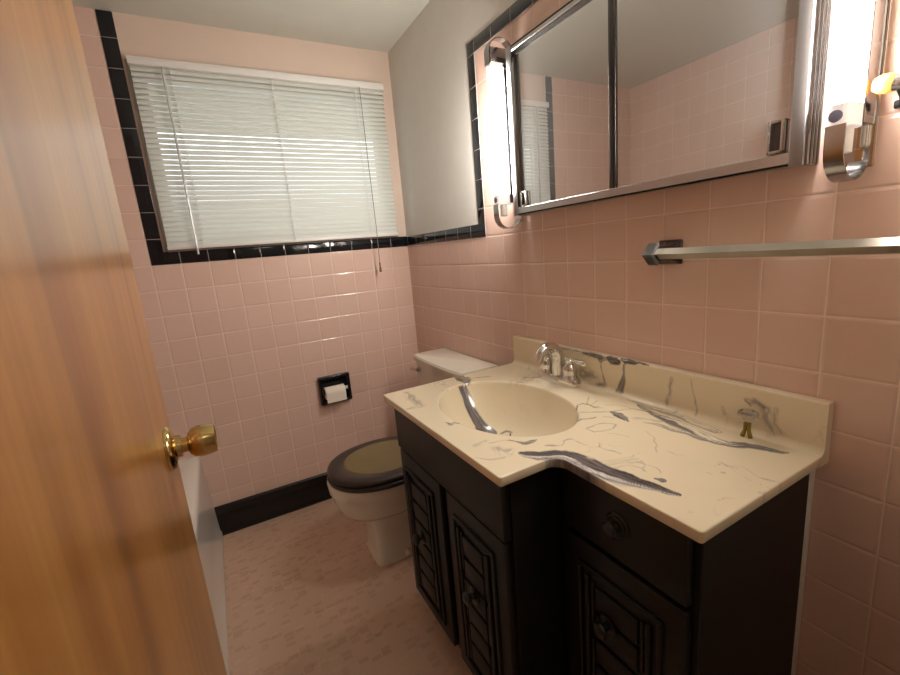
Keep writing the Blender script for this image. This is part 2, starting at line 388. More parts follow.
# ------------------------------------------------------------------ venetian blind
BX0, BX1 = -1.112, -.062
bl = thing('venetian_blind', ((BX0+BX1)/2, -.03, 1.36), 'closed white venetian blind covering the window', 'blind')
m = MB(); m.box(BX0, BX1, -.048, -.014, 2.070, 2.099, .003); m.build('headrail', M['white_plastic'], bl)
zt, zb, n = 2.060, 1.386, 34
m = MB(); tilt = math.radians(60); hw = .0125
for i in range(n):
    z = zt + (zb-zt)*i/(n-1); jit = random.uniform(-.007, .007)
    rings = []
    for kx in range(13):
        x = BX0+.004 + (BX1-BX0-.008)*kx/12; ring = []
        sag = random.uniform(-.0002, .0002)
        for j in range(5):
            a = -1+2*j/4; bulge = .0030*(1-a*a)
            # room-side edge hangs low
            dy = -(a*hw*math.cos(tilt+jit)) - bulge*math.sin(tilt); dz = -(a*hw*math.sin(tilt+jit)) + bulge*math.cos(tilt)
            ring.append(Vector((x, -.030+dy, z+dz+sag)))
        rings.append(ring)
    m.loft(rings, False, False, False)
m.build('slats', M['white_blind'], bl, 60)
m = MB(); m.box(BX0+.002, BX1-.002, -.042, -.018, 1.361, 1.376, .003); m.build('bottom_rail', M['white_plastic'], bl)
for x in (-.972, -.590, -.212):
    m = MB()
    for yy in (-.0455, -.0165): m.tube([(x, yy, 2.07), (x+.001, yy, 1.7), (x, yy, 1.372)], .0009, 6)
    for i in range(n):
        z = zt + (zb-zt)*i/(n-1); m.box(x-.0030, x+.0030, -.0470, -.0425, z-.0125, z-.0045)
    m.build('ladder_cord', M['white_plastic'], bl)
m = MB(); m.tube([(-1.000, -.050, 2.068), (-1.000, -.058, 2.05)], .003, 8); m.tube([(-1.000, -.058, 2.055), (-1.001, -.058, 1.335)], .0042, 8); m.build('tilt_wand', M['wand'], bl)
m = MB(); m.tube([(-.190, -.05, 2.07), (-.191, -.056, 1.75), (-.187, -.054, 1.4), (-.190, -.054, 1.23)], .0016, 6); pc = m.build('pull_cord', M['cord'], bl)
MB().lathe([(.002,.052), (.0045,.045), (.0035,.03), (.006,.018), (.0065,.003), (.004,0), (0,0)], (-.190, -.054, 1.180), (0,0,1), 14).build('tassel', M['tassel'], pc)

# ------------------------------------------------------------------ vanity cabinet
ZC = .825; SLAB = .021; CT = ZC-SLAB-.0005
VF, VR, VY0, VYM, VY1 = -.510, -.372, -.972, -1.560, -1.872
vc = thing('vanity_cabinet', (-.27, -1.42, 0), 'dark brown stepped bathroom vanity cabinet with panelled doors', 'cabinet')
m = MB(); t_ = .016
m.box(VF, -.003, VY0-t_, VY0, .10, CT); m.box(VF+.06, -.003, VY0-t_, VY0, .0, .10); m.box(VF, VR, VYM, VYM+t_, .10, CT)
m.box(VF+.055, -.003, VY1+t_, VY0-t_, .095, .11); m.box(VF+.06, VF+.072, VYM, VY0-t_, 0, .10); m.box(VR+.06, VR+.072, VY1+t_, VYM, 0, .10)
m.box(VF+.06, VR+.06, VYM, VYM+t_, 0, .10)
# face frames
m.box(VF, VF+t_, VYM+t_, VY0-t_, .645, CT); m.box(VF, VF+t_, VYM+t_, VY0-t_, .095, .135); m.box(VF, VF+t_, -1.292, -1.248, .135, .645)
m.box(VF, VF+t_, VYM+t_, VYM+.05, .135, .645); m.box(VF, VF+t_, VY0-.04, VY0-t_, .135, .645)
m.box(VR, VR+t_, VY1+t_, VYM, .64, CT); m.box(VR, VR+t_, VY1+t_, VYM, .095, .135); m.box(VR, VR+t_, VYM-.035, VYM, .135, .64); m.box(VR, VR+t_, VY1+t_, VY1+.035, .135, .64)
m.build('body', M['vanity'], vc)
pn = MB().box(VR, -.024, VY1, VY1+t_-.0002, .0, CT, .0012, 1).build('side_panel', M['vanity_side'], vc)
MB().box(VF-.022, VF-.0005, VYM+.004, VY0-.002, .652, CT-.004, .004).build('false_front', M['vanity'], vc)
def knob(parent, x, y, z, r=.017):
    MB().lathe([(r*1.25,0), (r*1.25,.002), (r*1.0,.004), (r*.45,.006), (r*.4,.012), (r*.75,.016), (r,.021), (r*.9,.026), (r*.55,.029), (0,.030)], (x, y, z), (-1,0,0), 28).build('knob', M['black'], parent, 40)
def panel_door(y0, y1, z0, z1, xf, name='door'):
    """y0 far (larger y), y1 near; xf front of the frame"""
    d = MB().box(xf-.019, xf-.0005, y1, y0, z0, z1, .004).build(name, M['vanity'], vc)
    f = xf-.019; w = y0-y1; m = MB(); b = .010
    ym, zm = (y0+y1)/2, (z0+z1)/2; a, c = w/2-.038, (z1-z0)/2-.045
    def bar(yA, yB, zA, zB, h=.008): m.box(f-h, f+.001, min(yA, yB), max(yA, yB), min(zA, zB), max(zA, zB), .003, 2)
    bar(ym-a, ym+a, zm+c-b, zm+c); bar(ym-a, ym+a, zm-c, zm-c+b); bar(ym-a, ym-a+b, zm-c+b, zm+c-b); bar(ym+a-b, ym+a, zm-c+b, zm+c-b)
    iw = a-b-.012
    for s_ in (-1, 1):
        bar(ym+s_*iw-.010*(s_ > 0)*1.-.0, ym+s_*iw+.010*(s_ < 0), zm-c+.022, zm+c-.022, .010)
        for q in range(3):
            zz = zm + (q-1)*(c*.62); bar(ym+s_*(iw-.022), ym+s_*(iw-.014), zz-c*.25, zz+c*.25, .007)
    for q in range(6):
        zz = zm-c+.03+(2*c-.06)*(q+.5)/6
        bar(ym-iw+.026, ym+iw-.026, zz-c*.12, zz+c*.12, .008)
    m.build('raised_panel', M['vanity'], d); return d
d = panel_door(VY0-.006, -1.252, .112, .645, VF); knob(d, VF-.027, -1.112, .40)
d = panel_door(-1.290, VYM+.010, .112, .645, VF); knob(d, VF-.027, -1.418, .425)
dw = MB().box(VR-.019, VR-.0005, VY1+.012, VYM-.028, .660, CT-.008, .004).build('drawer', M['vanity'], vc)
yk = -1.725
MB().lathe([(.027,0), (.027,.002), (.023,.005), (.019,.004), (.015,.007), (.008,.006), (.006,.012), (.013,.017), (.016,.022), (.012,.027), (0,.029)], (VR-.019, yk, .735), (-1,0,0), 30).build('knob', M['black'], dw, 40)
d = panel_door(VYM-.028, VY1+.012, .112, .648, VR); knob(d, VR-.029, -1.708, .505)
struct(MB().box(-.023, -.0005, VY1-.001, VY1+.012, .0, CT, .003).build('trim_4', M['white_plastic']), 'pale caulk strip between vanity side and tiled wall', 'trim')

# ------------------------------------------------------------------ countertop
VT = [('big',1.0,[(-0.4577,-1.5324,0.0075),(-0.4498,-1.5458,0.0152),(-0.4352,-1.5636,0.0182),(-0.413,-1.5769,0.0214),(-0.3932,-1.5927,0.0229),(-0.3856,-1.62,0.0254),(-0.3827,-1.6584,0.0259),(-0.383,-1.68,0.0272),(-0.3809,-1.7,0.0282),(-0.3709,-1.7276,0.0242),(-0.3636,-1.752,0.0189),(-0.3544,-1.7772,0.0128),(-0.3502,-1.7978,0.009),(-0.3448,-1.8119,0.0053)]),
 ('solid',0.8,[(-0.3295,-1.7593,0.0026),(-0.3262,-1.7694,0.0069),(-0.324,-1.7748,0.0019)]),
 ('solid',0.75,[(-0.1421,-1.5001,0.0053),(-0.1446,-1.5213,0.0122),(-0.1502,-1.5418,0.0102),(-0.1588,-1.5631,0.0034)]),
 ('streak',0.75,[(-0.055,-1.5115,0.0036),(-0.0758,-1.5582,0.0087),(-0.0812,-1.5912,0.0135),(-0.0893,-1.6334,0.0177),(-0.0968,-1.6724,0.0186),(-0.1038,-1.7086,0.0178),(-0.109,-1.738,0.0143),(-0.105,-1.7624,0.0111),(-0.0836,-1.7856,0.0123),(-0.0714,-1.8124,0.0108),(-0.065,-1.8371,0.0065),(-0.0563,-1.8483,0.0023)]),
 ('streak',0.45,[(-0.043,-1.4688,0.0038),(-0.0485,-1.5172,0.0109),(-0.0475,-1.5675,0.0139),(-0.0501,-1.6253,0.0148),(-0.0582,-1.6732,0.0125),(-0.0655,-1.7169,0.0104)]),
 ('streak',0.55,[(-0.1393,-1.5908,0.002),(-0.1272,-1.6146,0.0072),(-0.1251,-1.6487,0.0082),(-0.1216,-1.688,0.0078),(-0.1197,-1.7181,0.0075),(-0.1166,-1.753,0.0056)]),
 ('line',0.6,[(-0.1927,-1.4313,0.0023),(-0.1681,-1.4102,0.0024),(-0.1502,-1.4121,0.0021),(-0.1459,-1.4301,0.0028),(-0.1545,-1.4533,0.0023),(-0.1351,-1.4655,0.0016)]),
 ('line',0.55,[(-0.2042,-1.4457,0.0016),(-0.1778,-1.4688,0.002),(-0.1435,-1.4957,0.002),(-0.0879,-1.5157,0.0016),(-0.0801,-1.5513,0.0022),(-0.0765,-1.5879,0.0021),(-0.0758,-1.6244,0.0015)]),
 ('line',0.6,[(-0.2525,-1.4872,0.0025),(-0.2311,-1.4839,0.0044),(-0.2166,-1.4934,0.0031),(-0.194,-1.4981,0.0018)]),
 ('line',0.35,[(-0.2607,-1.5348,0.0024),(-0.2327,-1.5251,0.003),(-0.2093,-1.5311,0.0028),(-0.1958,-1.5563,0.0024),(-0.2184,-1.5703,0.0023),(-0.2475,-1.565,0.0023),(-0.2661,-1.5558,0.0023),(-0.2628,-1.5394,0.0017)]),
 ('line',0.35,[(-0.2429,-1.5812,0.0011),(-0.2319,-1.5965,0.0011),(-0.2254,-1.6173,0.0011)]),
 ('line',0.3,[(-0.1732,-1.6208,0.0011),(-0.1933,-1.6576,0.0014),(-0.2177,-1.6814,0.0013),(-0.2438,-1.696,0.001)]),
 ('line',0.4,[(-0.2933,-1.5982,0.0011),(-0.3138,-1.6142,0.0016),(-0.3119,-1.6313,0.0016),(-0.3039,-1.6428,0.0018),(-0.299,-1.6588,0.0018)]),
 ('line',0.4,[(-0.35,-1.5463,0.0014),(-0.3256,-1.5488,0.0017),(-0.3266,-1.5711,0.0014),(-0.3244,-1.5895,0.0011)]),
 ('line',0.35,[(-0.3102,-1.6952,0.001),(-0.3033,-1.714,0.0013),(-0.2942,-1.7341,0.0011),(-0.3035,-1.7517,0.001)]),
 ('line',0.35,[(-0.1058,-1.4211,0.0017),(-0.1409,-1.4346,0.0017)]),
 ('line',0.3,[(-0.22,-1.7052,0.001),(-0.2235,-1.7268,0.001),(-0.2172,-1.7412,0.001)]),
 ('line',0.5,[(-0.1771,-1.5082,0.0013),(-0.1642,-1.5297,0.0013)]),
 ('line',0.5,[(-0.1032,-1.39,0.0013),(-0.1403,-1.4138,0.0018),(-0.1507,-1.4505,0.0017),(-0.1307,-1.4533,0.0015)]),
 ('line',0.4,[(-0.1147,-1.46,0.0011),(-0.0916,-1.4807,0.0015),(-0.0819,-1.5115,0.0014),(-0.0769,-1.5444,0.0014)]),
 ('solid',0.65,[(-0.4412,-1.4635,0.0022),(-0.4298,-1.4832,0.0037),(-0.4212,-1.5003,0.0072),(-0.4014,-1.5033,0.0064),(-0.3896,-1.5027,0.0021)]),
 ('line',0.5,[(-0.4834,-1.4496,0.001),(-0.4628,-1.451,0.0016),(-0.4412,-1.4635,0.0016)]),
 ('line',0.4,[(-0.5376,-1.4997,0.001),(-0.5222,-1.5178,0.0013),(-0.4997,-1.5254,0.001)]),
 ('cloud',0.35,[(-0.4852,-1.4825,0.0102),(-0.4827,-1.5078,0.0124),(-0.4684,-1.5055,0.0076)]),
 ('line',0.6,[(-0.5054,-1.2749,0.0017),(-0.5012,-1.2971,0.0061),(-0.4874,-1.2903,0.0026),(-0.4813,-1.314,0.0017)]),
 ('cloud',0.4,[(-0.4836,-0.9773,0.0085),(-0.4934,-1.0514,0.0118),(-0.4998,-1.1208,0.0112),(-0.5252,-1.1217,0.0091),(-0.5415,-1.1188,0.0051)]),
 ('line',0.3,[(-0.5452,-1.4881,0.001),(-0.5231,-1.5142,0.0017),(-0.4944,-1.5222,0.0014)]),
 ('cloud',0.25,[(-0.4592,-1.2027,0.012),(-0.4642,-1.2616,0.0114)]),
 ('cloud',0.25,[(-0.5143,-1.4396,0.0076),(-0.4821,-1.4367,0.0069)]),
 ('solid',0.7,[(-0.2724,-0.9517,0.0168),(-0.277,-0.9898,0.0245),(-0.2856,-1.0288,0.0126)]),
 ('line',0.45,[(-0.2424,-0.9993,0.003),(-0.2103,-1.0203,0.0059),(-0.1909,-1.0324,0.0023)]),
 ('line',0.5,[(-0.1231,-1.1168,0.0028),(-0.1022,-1.1374,0.0054),(-0.0768,-1.1522,0.0044)]),
 ('line',0.45,[(-0.3944,-1.5367,0.002),(-0.379,-1.5445,0.0025),(-0.3687,-1.5576,0.0015),(-0.337,-1.5439,0.0013),(-0.3238,-1.5496,0.0013)]),
 ('line',0.35,[(-0.3791,-1.6125,0.0013),(-0.3571,-1.63,0.0013)]),
 ('line',0.3,[(-0.1841,-1.7907,0.0013),(-0.1914,-1.8092,0.0023),(-0.1851,-1.8234,0.0015)]),
 ('line',0.25,[(-0.3072,-1.8594,0.001),(-0.2916,-1.8603,0.0011),(-0.2823,-1.8709,0.001)]),
 ('cloud',0.3,[(-0.1297,-1.5639,0.0076),(-0.1083,-1.6104,0.0072)])]
VB = [('basin',1.0,[(-0.31,-1.032,0.0139),(-0.3049,-1.0457,0.0149),(-0.3041,-1.0676,0.0167),(-0.3041,-1.0976,0.0201),(-0.3019,-1.1307,0.0219),(-0.2913,-1.1637,0.0192),(-0.4361,-1.4252,0.0149),(-0.2637,-1.2071,0.0053)]),
 ('solid',0.85,[(-0.3103,-1.1367,0.0056),(-0.2941,-1.1677,0.0119),(-0.4356,-1.4289,0.0104),(-0.2496,-1.2056,0.0028)]),
 ('line',0.6,[(-0.2695,-1.1807,0.0035),(-0.2531,-1.1876,0.0035),(-0.2436,-1.2091,0.0018)]),
 ('line',0.6,[(-0.3116,-1.0662,0.0028),(-0.3185,-1.0939,0.0035),(-0.3186,-1.1245,0.0035),(-0.4597,-1.3842,0.002)])]
VS = [('cloud',0.5,[(-1.1913,0.9247,0.0048),(-1.233,0.9237,0.006),(-1.2727,0.9252,0.0065),(-1.3104,0.9242,0.0095),(-1.3463,0.9257,0.0092)]),
 ('solid',0.6,[(-1.2917,0.921,0.0037),(-1.3285,0.9216,0.0057),(-1.3577,0.9207,0.0086)]),
 ('solid',0.95,[(-1.3859,0.9244,0.0056),(-1.3996,0.9204,0.0137),(-1.4183,0.9181,0.0095),(-1.4261,0.9173,0.0027)]),
 ('solid',0.95,[(-1.4288,0.9312,0.0046),(-1.4467,0.9266,0.0119),(-1.469,0.9256,0.0084),(-1.4883,0.9293,0.0039),(-1.5162,0.9262,0.0019)]),
 ('solid',0.5,[(-1.3577,0.9159,0.0106),(-1.3804,0.9201,0.0069),(-1.3914,0.9221,0.0048)]),
 ('edge',0.7,[(-1.3604,0.9071,0.0025),(-1.3639,0.8771,0.0031),(-1.3699,0.8546,0.0043),(-1.3708,0.8406,0.0094),(-1.3503,0.8284,0.0108),(-1.3201,0.821,0.0097),(-1.2888,0.8209,0.0073),(-1.2697,0.8316,0.004)]),
 ('cloud',0.45,[(-1.2898,0.8563,0.0164),(-1.3209,0.8532,0.016),(-1.3449,0.8537,0.0126)]),
 ('solid',0.65,[(-1.4405,0.9112,0.0033),(-1.4389,0.884,0.0046),(-1.4336,0.8557,0.0083),(-1.4256,0.8308,0.0119)]),
 ('cloud',0.45,[(-1.582,0.9071,0.0034),(-1.5748,0.8689,0.0048),(-1.57,0.8357,0.0056)]),
 ('line',0.4,[(-1.6276,0.9125,0.0016),(-1.6357,0.8846,0.002),(-1.6438,0.8568,0.0026),(-1.6471,0.8276,0.002)]),
 ('cloud',0.5,[(-1.7509,0.8964,0.0047),(-1.7664,0.8962,0.0062),(-1.7818,0.8896,0.0073)]),
 ('cloud',0.45,[(-1.7892,0.8896,0.0073),(-1.7868,0.8669,0.0084),(-1.795,0.8519,0.0084),(-1.8013,0.8364,0.0079)]),
 ('cloud',0.35,[(-1.8071,0.8905,0.0049),(-1.8051,0.864,0.0056),(-1.8171,0.842,0.0056)]),
 ('cloud',0.3,[(-1.7027,0.8688,0.0031),(-1.7077,0.8513,0.0036)]),
 ('line',0.55,[(-1.747,0.8962,0.0017),(-1.7551,0.8908,0.0023),(-1.7592,0.8875,0.0017)]),
 ('line',0.5,[(-1.7623,0.9017,0.0017),(-1.7739,0.8983,0.0022),(-1.7846,0.8917,0.0022)])]
def vnoise(x, y, seed=0):
    xi = np.floor(x).astype(np.int64); yi = np.floor(y).astype(np.int64); fx = x-xi; fy = y-yi
    def h(a, b):
        n = (a*374761393 + b*668265263 + seed*1442695041) & 0xffffffff
        n = ((n ^ (n >> 13))*1274126177) & 0xffffffff; n = n ^ (n >> 16)
        return (n & 0xffff)/65535.
    sx = fx*fx*(3-2*fx); sy = fy*fy*(3-2*fy)
    return (h(xi, yi)*(1-sx)+h(xi+1, yi)*sx)*(1-sy)+(h(xi, yi+1)*(1-sx)+h(xi+1, yi+1)*sx)*sy
def fbm(x, y, o=4, seed=0):
    s_ = 0; a = .5
    for k in range(o): s_ = s_+a*vnoise(x*2**k+k*17.3, y*2**k-k*9.1, seed+k); a *= .5
    return s_/(1-.5**o)
def sst(a, b, x): t = np.clip((x-a)/(b-a), 0, 1); return t*t*(3-2*t)
BASE = np.array(lin(226,212,184)[:3]); DARK = np.array(lin(48,45,50)[:3]); GREY = np.array(lin(126,120,120)[:3]); WHITE = np.array(lin(236,230,220)[:3])
def marble(p, veins, seed=0, swirl=1.):
    """p (N,2) metres on the slab -> linear colours of the cast-in veining"""
    N = len(p); x, y = p[:, 0], p[:, 1]
    col = np.repeat(BASE[None], N, 0)
    lo = fbm(x*9, y*9, 3, seed+50)
    col *= (1+.06*(lo-.5))[:, None]
    q = fbm(x*11+3*fbm(x*7, y*7, 3, seed+1), y*11+3*fbm(x*7+9, y*7, 3, seed+2), 4, seed+3)
    faint = sst(.016, .0, np.abs(q-.5))*sst(.48, .66, fbm(x*6, y*6, 2, seed+7))*.44*swirl
    col = col*(1-faint[:, None])+GREY*faint[:, None]
    wx = x+.006*(fbm(x*38, y*38, 3, seed+11)-.5)*2; wy = y+.006*(fbm(x*38+5, y*38, 3, seed+12)-.5)*2
    for kind, st, pl in veins:
        a = np.array(pl); big = kind in ('big', 'basin')
        X, Y = (x+(wx-x)*.35, y+(wy-y)*.35) if big or kind == 'solid' else (wx, wy)
        mg = a[:, 2].max()*3+.012
        idx = np.where((X > a[:, 0].min()-mg) & (X < a[:, 0].max()+mg) & (Y > a[:, 1].min()-mg) & (Y < a[:, 1].max()+mg))[0]
        if not len(idx): continue
        X, Y = X[idx], Y[idx]; best = np.full(len(idx), 1e9); U = np.zeros(len(idx)); V = np.zeros(len(idx)); W = np.ones(len(idx)); L = 0.
        for (x0, y0, w0), (x1, y1, w1) in zip(pl, pl[1:]):
            dx, dy = x1-x0, y1-y0; l = math.hypot(dx, dy)
            if l < 1e-6: continue
            t = np.clip(((X-x0)*dx+(Y-y0)*dy)/l/l, 0, 1); ex = X-x0-t*dx; ey = Y-y0-t*dy; w = w0+(w1-w0)*t
            dd = np.hypot(ex, ey)/w; c = dd < best
            best[c] = dd[c]; U[c] = (L+t*l)[c]; V[c] = (np.sign(ex*-dy+ey*dx)*dd)[c]; W[c] = w[c]; L += l
        if kind in ('line', 'edge'):
            f = min(1., st*1.35)*sst(1.5, .35, best)*(.55+.45*sst(.3, .6, fbm(U*60, V*.5, 2, seed+20))); cc = GREY*.55+DARK*.45
            if kind == 'edge': f *= .6+.4*sst(-.6, .6, V)
        elif kind == 'cloud':
            f = min(1., st*1.4)*sst(1.9, .0, best)*sst(.25, .62, fbm(U*50+V, V*2.2, 3, seed+21)); cc = GREY*.8+DARK*.2
        elif kind == 'streak':
            s1 = fbm(U*9, V*3.2+2*fbm(U*14, V, 2, seed+8), 4, seed+22)
            f = min(1., st*1.3)*sst(1.25, .6, best)*sst(.38, .54, s1); cc = GREY*.6+DARK*.4
            wf = sst(1.1, .5, best)*sst(.50, .38, s1)*.5*st
            col[idx] = col[idx]*(1-wf[:, None])+WHITE*wf[:, None]
        elif kind == 'solid':
            f = min(1., st*1.2)*sst(1.2, .75, best+.7*(fbm(X*90, Y*90, 2, seed+30)-.5)); s1 = fbm(U*30, V*2.5, 3, seed+23); k = (.85*sst(.62, .45, s1))[:, None]
            cc = DARK*k+GREY*(1-k)
        else:
            wv = V + .55*(fbm(U*26, V*1.1, 3, seed+24)-.5) + .9*(fbm(U*9+3, V*.4, 2, seed+25)-.5)
            s1 = fbm(U*16, wv*7., 3, seed+26); lvl = wv + .5*(s1-.5)
            if kind == 'big': stops = [(-1.3,.62), (-.92,.60), (-.78,.34), (-.62,.80), (-.45,.50), (-.34,.92), (-.20,.28), (-.05,.12), (.12,.30), (.26,.16), (.40,.06), (.55,.44), (.68,.10), (.85,.05), (1.3,.12)]
            else: stops = [(-1.3,.10), (-.8,.16), (-.5,.30), (-.1,.42), (.25,.30), (.45,.18), (.62,.55), (.8,.30), (1.3,.5)]
            g = np.interp(lvl, [q_[0] for q_ in stops], [q_[1] for q_ in stops])
            g = np.clip(g+.35*(fbm(U*22, wv*9., 2, seed+27)-.5), 0, 1)[:, None]
            cc = np.where(g < .5, DARK+(GREY-DARK)*g*2, GREY+(WHITE-GREY)*(g*2-1))
            ed = best + .5*(fbm(U*45, V*1.5, 3, seed+28)-.5)
            f = st*sst(1.08, .82, ed)
        col[idx] = col[idx]*(1-f[:, None])+cc*f[:, None]
    return col
def paint(me, cols):
    a = me.color_attributes.new('marble', 'FLOAT_COLOR', 'POINT')
    d = np.ones((len(cols), 4), np.float32); d[:, :3] = cols; a.data.foreach_set('color', d.ravel())

CX0, CXM, CXB = -.553, -.4065, -.037      # front of the deep part, of the shallow part, foot of the cove
CY0, CYM, CY1 = -.943, -1.5865, -1.8905
BCX, BCY, BRX, BRY, BD = -.3126, -1.2679, .1655, .2360, .145
def basin_z(x, y):
    r = np.sqrt(((x-BCX)/BRX)**2+((y-BCY)/BRY)**2)
    h = np.where(r < 1, BD*np.clip(1-np.minimum(r, 1)**3.0, 0, 1)**.80, BD*2.4*(1-r))
    k = .0032; return ZC - k*np.logaddexp(0, np.clip(h/k, -60, 60)) + .0
ct = thing('vanity_countertop', (-.28, -1.42, ZC-SLAB), 'cream marbled countertop with dark grey veins and moulded oval basin', 'countertop')
def counter():
    ins = .0025; st = .0021; RC = .032; RB = .005
    x0, x1, xm = CX0+ins, CXB, CXM+ins; y0, ym, y1 = CY0-ins, CYM+ins, CY1+ins
    xs = np.unique(np.concatenate([np.linspace(x0, xm, int((xm-x0)/st)), np.linspace(xm, x1, int((x1-xm)/st))]))
    ys = np.unique(np.concatenate([np.linspace(y1, ym, int((ym-y1)/st)), np.linspace(ym, y0, int((y0-ym)/st))]))
    nx, ny = len(xs), len(ys); cxs = (xs[:-1]+xs[1:])/2; cys = (ys[:-1]+ys[1:])/2
    GX, GY = np.meshgrid(cxs, cys, indexing='ij')
    keep = ~((GX < xm) & (GY < ym))
    # concave fillet adds cells to the inner corner, outer corners lose some
    fx, fy = xm-RC, ym-RC
    keep |= (GX < xm) & (GY < ym) & (GX > fx) & (GY > fy) & ((GX-fx)**2+(GY-fy)**2 > RC**2)
    for ox, oy, sx, sy in ((x0, ym, 1, 1), (xm, y1, 1, 1), (x0, y0, 1, -1)):
        ax, ay = ox+sx*RB, oy+sy*RB
        keep &= ~(((GX-ax)*sx < 0) & ((GY-ay)*sy < 0) & ((GX-ax)**2+(GY-ay)**2 > RB**2))
    X, Y = np.meshgrid(xs, ys, indexing='ij'); X = X.copy(); Y = Y.copy()
    use = np.zeros((nx, ny), int); kk = keep.astype(int)
    use[:-1, :-1] += kk; use[1:, :-1] += kk; use[:-1, 1:] += kk; use[1:, 1:] += kk
    bnd = (use > 0) & (use < 4)
    def snap(ax, ay, R, cond):
        c = bnd & cond; d = np.hypot(X-ax, Y-ay); c &= (np.abs(d-R) < .004) & (d > 1e-6)
        X[c] = (ax+(X-ax)/np.where(d > 0, d, 1)*R)[c]; Y[c] = (ay+(Y-ay)/np.where(d > 0, d, 1)*R)[c]
    snap(fx, fy, RC, (X > fx-1e-6) & (Y > fy-1e-6) & (X <= xm+.001) & (Y <= ym+.001))
    for ox, oy, sx, sy in ((x0, ym, 1, 1), (xm, y1, 1, 1), (x0, y0, 1, -1)):
        ax, ay = ox+sx*RB, oy+sy*RB; snap(ax, ay, RB, ((X-ax)*sx < 0) & ((Y-ay)*sy < 0))
    Z = basin_z(X, Y)
    ids = -np.ones((nx, ny), int); u = use > 0; ids[u] = np.arange(u.sum())
    verts = np.stack([X[u], Y[u], Z[u]], 1)
    I, J = np.where(keep)
    faces = np.stack([ids[I, J], ids[I+1, J], ids[I+1, J+1], ids[I, J+1]], 1).tolist()
    # ordered boundary (directed edges occurring once)
    E = {}
    for f in faces:
        for a, b in zip(f, f[1:]+f[:1]): E[(a, b)] = 1
    nxt = {a: b for (a, b) in E if (b, a) not in E}
    s0 = next(iter(nxt)); loop = [s0]; v = nxt[s0]
    while v != s0: loop.append(v); v = nxt[v]
    L = verts[loop]; n = len(loop)
    tng = np.roll(L, -2, 0)[:, :2]-np.roll(L, 2, 0)[:, :2]; nn = np.stack([tng[:, 1], -tng[:, 0]], 1); nn /= np.linalg.norm(nn, axis=1)[:, None]+1e-12
    off = [(ins*math.sin(a), -ins*(1-math.cos(a))) for a in (.4, .8, 1.2, PI/2)] + [(ins, -SLAB+.003), (ins-.002, -SLAB), (-.02, -SLAB)]
    allv = [verts]; base = len(verts); prev = loop
    for o_, dz in off:
        r = L.copy(); r[:, :2] += nn*o_; r[:, 2] += dz
        back = L[:, 0] > CXB-1e-4; r[back, 0] = np.minimum(r[back, 0], CXB+.02)
        allv.append(r); cur = list(range(base, base+n)); base += n
        for k in range(n): faces.append([prev[(k+1) % n], prev[k], cur[k], cur[(k+1) % n]])
        prev = cur
    V = np.concatenate(allv)
    inb = ((V[:, 0]-BCX)/BRX)**2+((V[:, 1]-BCY)/BRY)**2 < .985
    cols = marble(V[:, :2], VT, 0)
    cb = marble(V[inb][:, :2], VB, 3, .15); cols[inb] = cb
    Vl = V - np.array(ct.location)
    me = bpy.data.meshes.new('slab'); me.from_pydata(Vl.tolist(), [], faces); me.materials.append(M['marble']); paint(me, cols); me.shade_smooth(); me.set_sharp_from_angle(angle=math.radians(55))
    o = bpy.data.objects.new('slab', me); C.objects.link(o); o.parent = ct; return o
counter()
def splash():
    """profile in (x,z) swept along y: cove, face, rounded top, back, underside"""
    R = .015; prof = [(CXB, ZC)]
    for k in range(1, 9): a = PI/2*k/8; prof.append((CXB+R*math.sin(a), ZC+R*(1-math.cos(a))))
    zt = .927; xf = CXB+R
    for z in np.linspace(ZC+R, zt-.004, 40)[1:]: prof.append((xf, z))
    for k in range(1, 6): a = PI/2*k/5; prof.append((xf+.004*(1-math.cos(a)), zt-.004+.004*math.sin(a)))
    for x_ in np.linspace(xf+.004, -.001, 8)[1:]: prof.append((x_, zt))
    prof += [(-.0008, ZC), (-.0008, ZC-SLAB), (CXB+.019, ZC-SLAB), (CXB, ZC-SLAB)]
    ya, yb = CY1+.0, CY0-.0; ys = np.linspace(ya, yb, 430); n = len(prof)
    V = np.array([(x_, y_, z_) for y_ in ys for x_, z_ in prof]); F = []
    for i in range(len(ys)-1):
        for j in range(n-1): a = i*n+j; F.append([a, a+n, a+n+1, a+1])
    F.append(list(range(n))); F.append([ (len(ys)-1)*n+j for j in range(n)][::-1])
    # arc length across the profile is the second marble coordinate
    cols = marble(np.stack([V[:, 1], V[:, 2]+np.maximum(0, V[:, 0]-xf)*.6], 1), VS, 5, .35)
    cove = V[:, 2] < ZC+R*.6; cc = marble(V[cove][:, :2], VT, 0); k = sst(ZC+R*.6, ZC, V[cove][:, 2])[:, None]; cols[cove] = cols[cove]*(1-k)+cc*k
    me = bpy.data.meshes.new('backsplash'); me.from_pydata((V-np.array(ct.location)).tolist(), [], F); me.materials.append(M['marble']); paint(me, cols); me.shade_smooth(); me.set_sharp_from_angle(angle=math.radians(50))
    o = bpy.data.objects.new('backsplash', me); C.objects.link(o); o.parent = ct
splash()
MB().lathe([(0,.004), (.012,.004), (.018,.003), (.022,.0025), (.024,0), (.024,-.01)], (BCX, BCY, ZC-BD+.001), (0,0,1), 28).build('drain', M['chrome'], ct)

